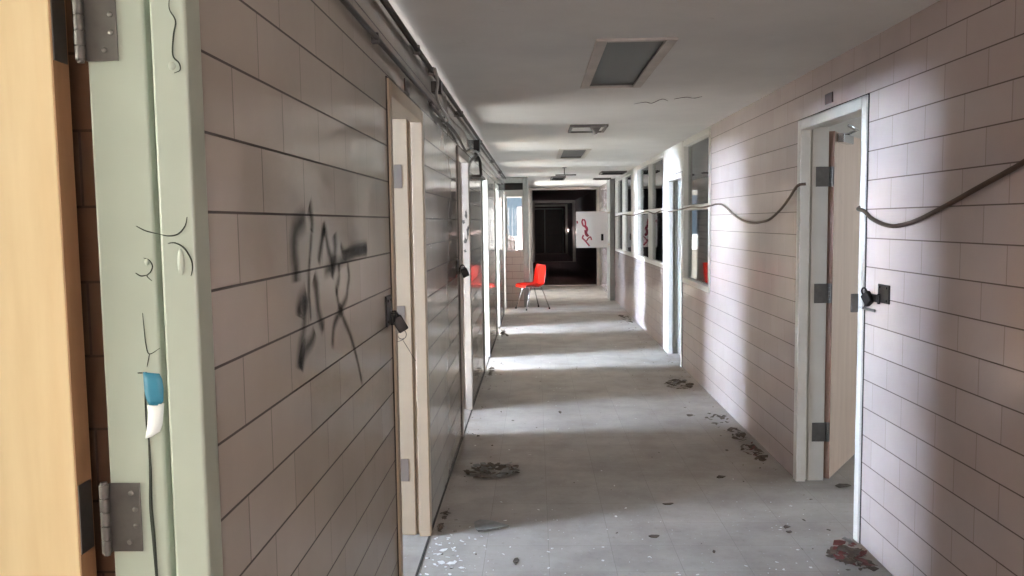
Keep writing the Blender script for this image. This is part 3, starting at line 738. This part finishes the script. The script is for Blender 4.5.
# surface trays further on
def tray(x0, x1, y0, y1, label, mat='galv', d=.03):
    o = empty('ceiling_vent', ((x0+x1)/2, (y0+y1)/2, HC), label=label, cat='vent', group='dark ceiling vents')
    f = MB(); t = .03
    f.box(x0, x0+t, y0, y1, HC-d, HC); f.box(x1-t, x1, y0, y1, HC-d, HC); f.box(x0+t, x1-t, y0, y0+t, HC-d, HC); f.box(x0+t, x1-t, y1-t, y1, HC-d, HC)
    f.build('frame', mat, o, bevel=.002)
    s = MB(); n = 6
    for k in range(n):
        yc = y0+t+(y1-y0-2*t)*(k+.5)/n
        s.box(x0+t, x1-t, -.035, .035, -.002, .002, Matrix.Translation((0, yc, HC-d*.5)) @ Matrix.Rotation(.5, 4, 'X'))
    s.build('louvre', 'dark', o)
tray(.30, .57, 15.25, 16.33, 'dark ceiling vent in the corridor middle above the red chair area')
tray(.02, .58, 21.1, 22.0, 'farthest dark ceiling vent beyond the glazed partition')
tray(1.12, 1.54, 13.95, 14.6, 'dark ceiling vent close to the right wall over the last windows')
tray(1.14, 1.48, 16.15, 16.4, 'small dark ceiling vent near the grey post on the right')
cc = MB()
for q in ([(634, 104), (645, 102), (652, 103), (662, 99), (668, 101)], [(674, 99), (686, 97), (694, 98), (702, 96.5)]):
    P_ = smooth_path([at(a, b, z=HC-.0005) for a, b in q], 4); cc.tube(P_, [.0015+.002*math.sin(PI*i/(len(P_)-1)) for i in range(len(P_))], 6)
cc.build('ceiling_crack', 'conduit', bpy.data.objects['ceiling'], smooth=True)
# broken vent with hanging blade
o = empty('broken_vent', (.48, 7.3, HC), label='broken ceiling vent with a bent blade hanging down, past the nearest light', cat='vent')
f = MB(); f.box(.31, .335, 7.22, 7.72, HC-.02, HC); f.box(.615, .64, 7.22, 7.72, HC-.02, HC); f.box(.335, .615, 7.22, 7.245, HC-.024, HC); f.box(.335, .615, 7.695, 7.72, HC-.02, HC)
f.build('frame', 'galv', o, bevel=.002)
MB().box(.335, .615, 7.245, 7.695, HC-.006, HC-.001).build('damper', 'ceiling', o)
f = MB(); f.add([(.48, 7.25, HC-.02), (.58, 7.25, HC-.022), (.545, 7.27, HC-.075), (.52, 7.29, HC-.082), (.48, 7.256, HC-.02), (.58, 7.256, HC-.022), (.545, 7.276, HC-.075), (.52, 7.296, HC-.082)],
    [(0, 1, 2, 3), (7, 6, 5, 4), (0, 4, 5, 1), (1, 5, 6, 2), (2, 6, 7, 3), (3, 7, 4, 0)]); f.build('hanging_blade', 'galv', o)
# sign hanger
o = empty('sign_hanger', (.46, 12.9, HC), label='thin metal stem and flat plate hanging from the ceiling beyond the second light', cat='hanger')
MB().cyl((.46, 12.9, HC-.105), (.46, 12.9, HC), .009, 10).build('stem', 'conduit', o)
MB().box(.32, .64, 12.88, 12.92, HC-.125, HC-.105).build('plate', 'galv', o, bevel=.002)
MB().lathe((.46, 12.9, HC), [(.035, 0), (.034, -.006), (.012, -.012)], 16).build('canopy', 'galv', o, smooth=True)

# ------------------------------------------------------------------ red shell chair
def red_chair(loc, rz):
    o = empty('plastic_chair', loc, label='red moulded plastic chair with chrome legs in front of the low tiled wall', cat='chair')
    prof = [(-.245, .405), (-.235, .425), (-.20, .438), (-.12, .432), (-.03, .420), (.06, .412), (.125, .418), (.165, .445), (.187, .50), (.20, .57), (.212, .65), (.222, .72), (.230, .775), (.236, .795)]
    wid = [.37, .39, .41, .42, .425, .43, .435, .435, .43, .425, .415, .39, .34, .29]
    n = 13; top = []
    P = smooth_path([Vector((a, 0, b)) for a, b in prof], 3)
    Wd = [wid[min(int(i/3), len(wid)-2)]+(wid[min(int(i/3), len(wid)-2)+1]-wid[min(int(i/3), len(wid)-2)])*((i/3) % 1) for i in range(len(P))]; Wd[-1] = wid[-1]
    for i, p in enumerate(P):
        t = (P[min(i+1, len(P)-1)]-P[max(i-1, 0)]).normalized(); nrm = Vector((-t.z, 0, t.x))
        for k in range(n):
            s = -1+2*k/(n-1); fr = min(1, i/12)
            up = .055*abs(s)**3*fr
            top.append(p+Vector((0, s*Wd[i]/2, 0))+nrm*up)
    vs = top; fs = []
    for i in range(len(P)-1):
        for k in range(n-1): fs.append((i*n+k, i*n+k+1, (i+1)*n+k+1, (i+1)*n+k))
    mb = MB().add([v+Vector(loc) for v in vs], fs); sh = mb.build('seat_shell', 'red', o, smooth=True)
    m = sh.modifiers.new('thick', 'SOLIDIFY'); m.thickness = .008; m.offset = 0
    L = Vector(loc)
    def tb(*p): return [L+Vector(x) for x in p]
    for sx, sy_ in ((-1, -1), (-1, 1), (1, -1), (1, 1)):
        top_ = (sx*.10, sy_*.13, .405); foot = (sx*.235, sy_*.21, .018)
        MB().tube(tb(top_, (sx*.115, sy_*.145, .385), foot), .011, 10).build('leg', 'steel', o, smooth=True)
        c = L+Vector(foot); MB().lathe(c, [(.008, -.018), (.015, -.018), (.015, .008), (.011, .012)], 12).build('foot_cap', 'black', o, smooth=True)
    MB().tube(tb((-.10, -.135, .402), (.10, -.135, .402)), .009, 8).tube(tb((-.10, .135, .402), (.10, .135, .402)), .009, 8).tube(tb((-.10, -.135, .4), (-.10, .135, .4)), .009, 8).tube(tb((.10, -.135, .4), (.10, .135, .4)), .009, 8).build('seat_brace', 'steel', o, smooth=True)
    o.rotation_euler = (0, 0, rz)
    return o
red_chair(Vector((-.065, 15.05, 0)), math.radians(28))

# ------------------------------------------------------------------ white board with red scrawl, held off the right wall
BY = 16.42
bd = empty('mounted_board', (1.12, BY, 1.06), label='white board with red paint scrawl standing out from the right grey post', cat='board')
MB().box(.805, 1.43, BY, BY+.03, 1.06, 1.775).build('panel', 'board', bd, bevel=.003)
rb = MB()
def bp(px, py): return at(px, py, y=BY)
def rs(pts, w):
    p = smooth_path([bp(*q) for q in pts], 5); rb.ribbon(p, w, (0, -1, 0), .001)
rs([(583, 219), (582, 222), (583.5, 226), (585.5, 225), (585, 221), (583.5, 219.5)], .03)
rs([(585, 226), (587, 229), (586, 233), (588, 236), (586, 234), (585.5, 230)], .05)
rs([(583.5, 235), (582.5, 238), (584.5, 240), (587, 243), (589.5, 246)], .03)
rs([(586.5, 241), (588.5, 238), (590.5, 237), (591.5, 240)], .025)
rs([(577, 221), (577.5, 223.5)], .03)
rb.build('red_scrawl', 'redpaint', bd)
MB().box(1.30, 1.345, BY-.03, BY, 1.20, 1.33).box(1.31, 1.335, BY-.05, BY-.03, 1.24, 1.29).build('latch', 'black', bd, bevel=.003)
for z_ in (1.72, 1.1): MB().box(1.43, 1.476, BY+.031, BY+.05, z_, z_+.05).box(1.38, 1.43, BY+.031, BY+.05, z_, z_+.05).build('bracket', 'frame_white', bd)

# ------------------------------------------------------------------ litter on the floor
def shard(mb, c, size, rnd, flat=.25, tilt=.35):
    n = rnd.choice((4, 5, 6)); a0 = rnd.random()*6
    R = Matrix.Rotation(rnd.random()*6.28, 3, 'Z') @ Matrix.Rotation(rnd.uniform(-tilt, tilt), 3, 'X') @ Matrix.Rotation(rnd.uniform(-tilt, tilt), 3, 'Y')
    asp = rnd.uniform(.35, 1.); top = []
    for i in range(n):
        a = a0+2*PI*i/n+rnd.uniform(-.3, .3); r = size*rnd.uniform(.6, 1.1)
        top.append(R @ Vector((r*math.cos(a), r*asp*math.sin(a), size*flat*rnd.uniform(-.2, .4))))
    lo = min(v.z for v in top); th = .0016
    vs = [Vector(c)+v-Vector((0, 0, lo-th-.0006)) for v in top]; vb = [v-Vector((0, 0, th)) for v in vs]
    mb.add(vs+vb, [tuple(range(n)), tuple(range(2*n-1, n-1, -1))]+[(i, n+i, n+(i+1) % n, (i+1) % n) for i in range(n)])
def pile(px, py, rx, ry, n, size, mat, label, seed, h=.03, name='debris_pile', extra=None):
    c = at(px, py, z=0); rnd = random.Random(seed); mb = MB()
    for i in range(n):
        r = math.sqrt(rnd.random()); a = rnd.random()*6.28
        p = c+Vector((rx*r*math.cos(a), ry*r*math.sin(a), h*(1-r)*rnd.random()))
        p.x = max(-XL+.03+size, min(XR-.03-size, p.x))
        shard(mb, p, size*rnd.uniform(.4, 1.2), rnd)
    o = tag(mb.build(name, mat, origin=c), label, 'debris')
    if extra:
        m2 = MB()
        for i in range(extra[1]):
            r = math.sqrt(rnd.random()); a = rnd.random()*6.28
            p = c+Vector((rx*r*math.cos(a), ry*r*math.sin(a), h*.6*rnd.random())); p.x = max(-XL+.03+size, min(XR-.03-size, p.x))
            shard(m2, p, size*rnd.uniform(.5, 1.2), rnd)
        m2.build(extra[2], extra[0], o)
    return o
pile(493, 472, .17, .15, 46, .045, 'leafbrown', 'dark pile of dry litter on the shadowed floor past the cream doorway', 1, .05, extra=('greychip', 14, 'paint_flake'))
pile(855, 560, .12, .16, 46, .035, 'leafbrown', 'heap of dark and red scraps at the foot of the right wall, nearest the viewer', 2, .05, extra=('redscrap', 16, 'red_scrap'))
pile(679, 385, .12, .22, 46, .045, 'leafbrown', 'dark litter pile near the first corridor window on the right', 3, .05, extra=('greychip', 10, 'paint_flake'))
pile(738, 436, .06, .22, 26, .035, 'leafbrown', 'dark scraps strewn along the right wall just before the right doorway bright patch', 5, .03)
pile(755, 452, .09, .2, 26, .035, 'leafbrown', 'brown scraps along the right wall base beside the right doorway', 6, .03, extra=('redscrap', 8, 'red_scrap'))
pile(716, 419, .09, .2, 18, .03, 'leafbrown', 'small dark scraps by the right wall midway to the first corridor window', 7, .02)
pile(627, 319, .10, .5, 22, .05, 'leafbrown', 'dark litter by the right wall under the far corridor windows', 8, .04)
pile(489, 373, .05, .25, 18, .04, 'leafbrown', 'dark litter at the foot of the first sunlit door frame on the left', 9, .05)
pile(503, 334, .08, .4, 18, .05, 'leafbrown', 'dark litter on the floor by the second sunlit door frame', 10, .05)
pile(425, 529, .05, .06, 18, .02, 'leafbrown', 'small dark litter at the foot of the cream door frame', 11, .02)
pile(441, 516, .05, .06, 12, .02, 'leafbrown', 'dark specks at the foot of the left wall past the cream door frame', 12, .015)
pile(862, 543, .04, .05, 14, .025, 'greychip', 'grey flakes at the near foot of the right door frame', 13, .02)
# single flat scraps
def scrap(pts, mat, label, th=.004, lift=.002):
    P = [at(a, b, z=0) for a, b in pts]; rnd = random.Random(int(pts[0][0])); n = len(P)
    c = sum(P, Vector())/n
    top = [p+Vector((0, 0, th+lift+rnd.random()*.008)) for p in P]; bot = [v-Vector((0, 0, th)) for v in top]
    bot = [Vector((b.x, b.y, max(.0008, b.z))) for b in bot]
    ct = c+Vector((0, 0, th+lift+.004)); cb = ct-Vector((0, 0, th))
    vs = top+bot+[ct, cb]
    fs = [(i, (i+1) % n, 2*n) for i in range(n)]+[((i+1) % n+n, i+n, 2*n+1) for i in range(n)]+[(i, i+n, (i+1) % n+n, (i+1) % n) for i in range(n)]
    tag(MB().add(vs, fs).build('floor_scrap', mat, origin=c), label, 'scrap')
scrap([(474, 523), (480, 520.5), (492, 523), (509, 526.5), (497, 530), (478, 532.5), (475, 529)], 'greychip', 'flat grey scrap on the floor ahead of the cream door frame')
sl = ['long dark chip on the pale floor below the wide shadow, right of centre', 'dark curled chip in the middle of the near bright floor', 'dark chip on the edge of the near shadow toward the right doorway',
    'dark scrap in front of the right doorway jamb', 'dark chip near the heap at the right wall', 'dark round speck in the near floor right of centre', 'dark chip by the near right floor edge', 'dark chip in the bright band under the shadow, left',
    'dark chip in the second bright band, centre left', 'dark chip in the second bright band by the right']
for k, (px, py, w, h, ) in enumerate([(668, 505, 11, 2.2), (654, 537.5, 11, 2.2), (721, 478, 9, 2.4), (843, 487, 16, 3), (789, 533, 6, 2.5), (714, 552.5, 3, 2), (787, 528, 7, 2), (516, 562, 6, 5), (560, 413, 3, 1.6), (690, 416, 7, 2)]):
    scrap([(px-w/2, py), (px-w/4, py-h/2), (px+w/4, py-h/2), (px+w/2, py-h*.1), (px+w/4, py+h/2), (px-w/4, py+h*.45)], 'leafbrown', sl[k], .004, .001)
# uncounted paint chips and grit
rnd = random.Random(21); mb = MB()
for i in range(70):
    p = at(rnd.gauss(440, 26), rnd.uniform(535, 576), z=0)
    if p.x < -XL+.02: continue
    shard(mb, p, rnd.choice((.004, .006, .009, .013)), rnd, .15, .15)
for i in range(8):
    p = at(rnd.gauss(446, 12), rnd.uniform(545, 575), z=0)
    if p.x > -XL+.05: shard(mb, p, rnd.uniform(.012, .026), rnd, .15, .15)
for i in range(90):
    p = at(rnd.uniform(430, 850), rnd.uniform(500, 576), z=0)
    if -XL+.04 < p.x < XR-.04: shard(mb, p, rnd.choice((.003, .004, .005, .01)), rnd, .15, .15)
for i in range(60):
    p = Vector((rnd.uniform(-XL+.05, XR-.05), rnd.uniform(4.3, 12), 0)); shard(mb, p, rnd.uniform(.004, .012), rnd, .15, .15)
tag(mb.build('paint_chips', 'chip'), 'white paint chips scattered over the corridor floor', 'paint chips', kind='stuff')
mb = MB()
for i in range(260):
    s_ = rnd.random(); y = rnd.uniform(2.8, 14)
    x = (-XL+.02+abs(rnd.gauss(0, .12))) if s_ < .35 else (XR-.02-abs(rnd.gauss(0, .16)) if s_ < .75 else rnd.uniform(-XL+.05, XR-.05))
    x = max(-XL+.03, min(XR-.03, x))
    shard(mb, Vector((x, y, 0)), rnd.choice((.004, .006, .008, .014)), rnd, .3, .3)
tag(mb.build('grit', 'leafbrown'), 'dark grit and crumbs scattered along both foot edges of the corridor', 'grit', kind='stuff')

# ------------------------------------------------------------------ outside, glimpsed through the glazed bay
tag(MB().box(-40, -.24, 21.13, 90, -.3, -.02).build('ground', 'concrete'), 'pale concrete yard outside the glazed bay', 'ground', kind='structure')
hb = MB().box(-3.2, -1.0, 38, 42, -.02, .75); hb.add([(-3.3, 37.9, .75), (-.9, 37.9, .75), (-.9, 42.1, .75), (-3.3, 42.1, .75), (-2.1, 40, 1.35)], [(0, 1, 4), (1, 2, 4), (2, 3, 4), (3, 0, 4), (3, 2, 1, 0)])
tag(hb.build('shed', 'brickpale', origin=(-2.1, 40, 0)), 'small pale shed outside, seen through the partition window', 'shed')
rnd = random.Random(5); sb = MB()
for i in range(420):
    h = rnd.random(); r = .22*(1-.75*h)**.6
    a = rnd.random()*6.28; rr = r*math.sqrt(rnd.random())
    c = Vector((-1.12+rr*math.cos(a), 30+rr*math.sin(a), .1+h*2.0)); s = rnd.uniform(.04, .09)
    d = [Vector((rnd.uniform(-1, 1), rnd.uniform(-1, 1), rnd.uniform(-1, 1)))*s for _ in range(3)]
    sb.add([c, c+d[0], c+d[0]+d[1], c+d[1]], [(0, 1, 2, 3)])
so = tag(sb.build('shrub', 'shrub', origin=(-1.12, 30, -.02)), 'narrow dark shrub outside, seen through the partition window', 'shrub')
MB().tube([(-1.12, 30, -.02), (-1.11, 30, .8), (-1.12, 30, 1.7)], [.03, .025, .01], 8).build('stem', 'wood_edge', so)

tag(MB().box(-8.2, -7.8, -9, 4.45, -.3, 5).build('wall_sun_block', 'brickpale'), 'unseen added wall keeping sun out of the near left rooms', 'wall', kind='structure')  # added out of view to block sun from the near rooms
tag(MB().box(-7.2, -6.6, 23, 44, -.3, 5.5).build('wall_far_sun_block', 'brickpale'), 'unseen added wall keeping sun off the far side windows', 'wall', kind='structure')  # second added blocker, stops direct sun at the far side windows
tag(MB().box(-40, ROOMX-.21, -20, 15.5, -.3, -.02).build('ground', 'concrete'), 'pale concrete yard outside the left rooms', 'ground', kind='structure')

# ------------------------------------------------------------------ light
wd = bpy.data.worlds.new('sky'); S.world = wd; wd.use_nodes = True
bg = wd.node_tree.nodes['Background']; bg.inputs[0].default_value = (.60, .78, 1.0, 1); bg.inputs[1].default_value = 1.0
def area(name, loc, rot, sx, sy_, power, col):
    l = bpy.data.lights.new(name, 'AREA'); l.shape = 'RECTANGLE'; l.size = sx; l.size_y = sy_; l.energy = power; l.color = col
    o = bpy.data.objects.new(name, l); COL.objects.link(o); o.location = loc; o.rotation_euler = rot
    return o
DAY = (.68, .80, 1.0)
# daylight standing at each outside window, facing in
for q, p, c in zip(LW, (580, 1750, 2100, 4900, 4000, 1500), ((1, .93, .80), DAY, DAY, DAY, DAY, DAY)):
    y0, y1, z0, z1 = q
    area('daylight_fill', (ROOMX-.25, (y0+y1)/2, (z0+z1)/2), (0, -PI/2, 0), z1-z0, y1-y0, p, c)
for q, p in zip(RW, (220, 500, 1300)):
    y0, y1, z0, z1 = q
    area('daylight_fill', (RIGHTX+.25, (y0+y1)/2, (z0+z1)/2), (0, PI/2, 0), z1-z0, y1-y0, p, (.9, .94, 1))
area('daylight_fill', (.5, -3.8, 1.35), (PI/2, 0, 0), 1.7, 1.7, 100, (1, .90, .84))  # added fill lamp at the made-up opening behind the viewer
area('daylight_fill', (-4.45, 18.5, 1.52), (0, -PI/2, 0), 1.45, 3.8, 500, DAY)
area('daylight_fill', (-.9, 31.05, 1.6), (0, -PI/2, 0), 1.2, 1.6, 4, DAY)  # added lamp for the middle casing
area('daylight_fill', (-.9, 39.25, 1.6), (0, -PI/2, 0), 1.2, 1.2, 3, DAY)  # added lamp for the farthest casing
sun = bpy.data.lights.new('sun', 'SUN'); sun.energy = 1400; sun.angle = math.radians(.6); sun.color = (.94, .97, 1)
so_ = bpy.data.objects.new('sun', sun); COL.objects.link(so_)
so_.rotation_euler = Vector((1, .235, -.535)).to_track_quat('-Z', 'Y').to_euler()

vs_ = S.view_settings
vs_.view_transform = 'Standard'; vs_.look = 'None'; vs_.gamma = 1; vs_.use_curve_mapping = False; vs_.exposure = .08
S.cycles.max_bounces = 10; S.cycles.diffuse_bounces = 6; S.cycles.glossy_bounces = 5; S.cycles.transparent_max_bounces = 12
S.cycles.sample_clamp_indirect = 10
S.cycles.use_denoising = True
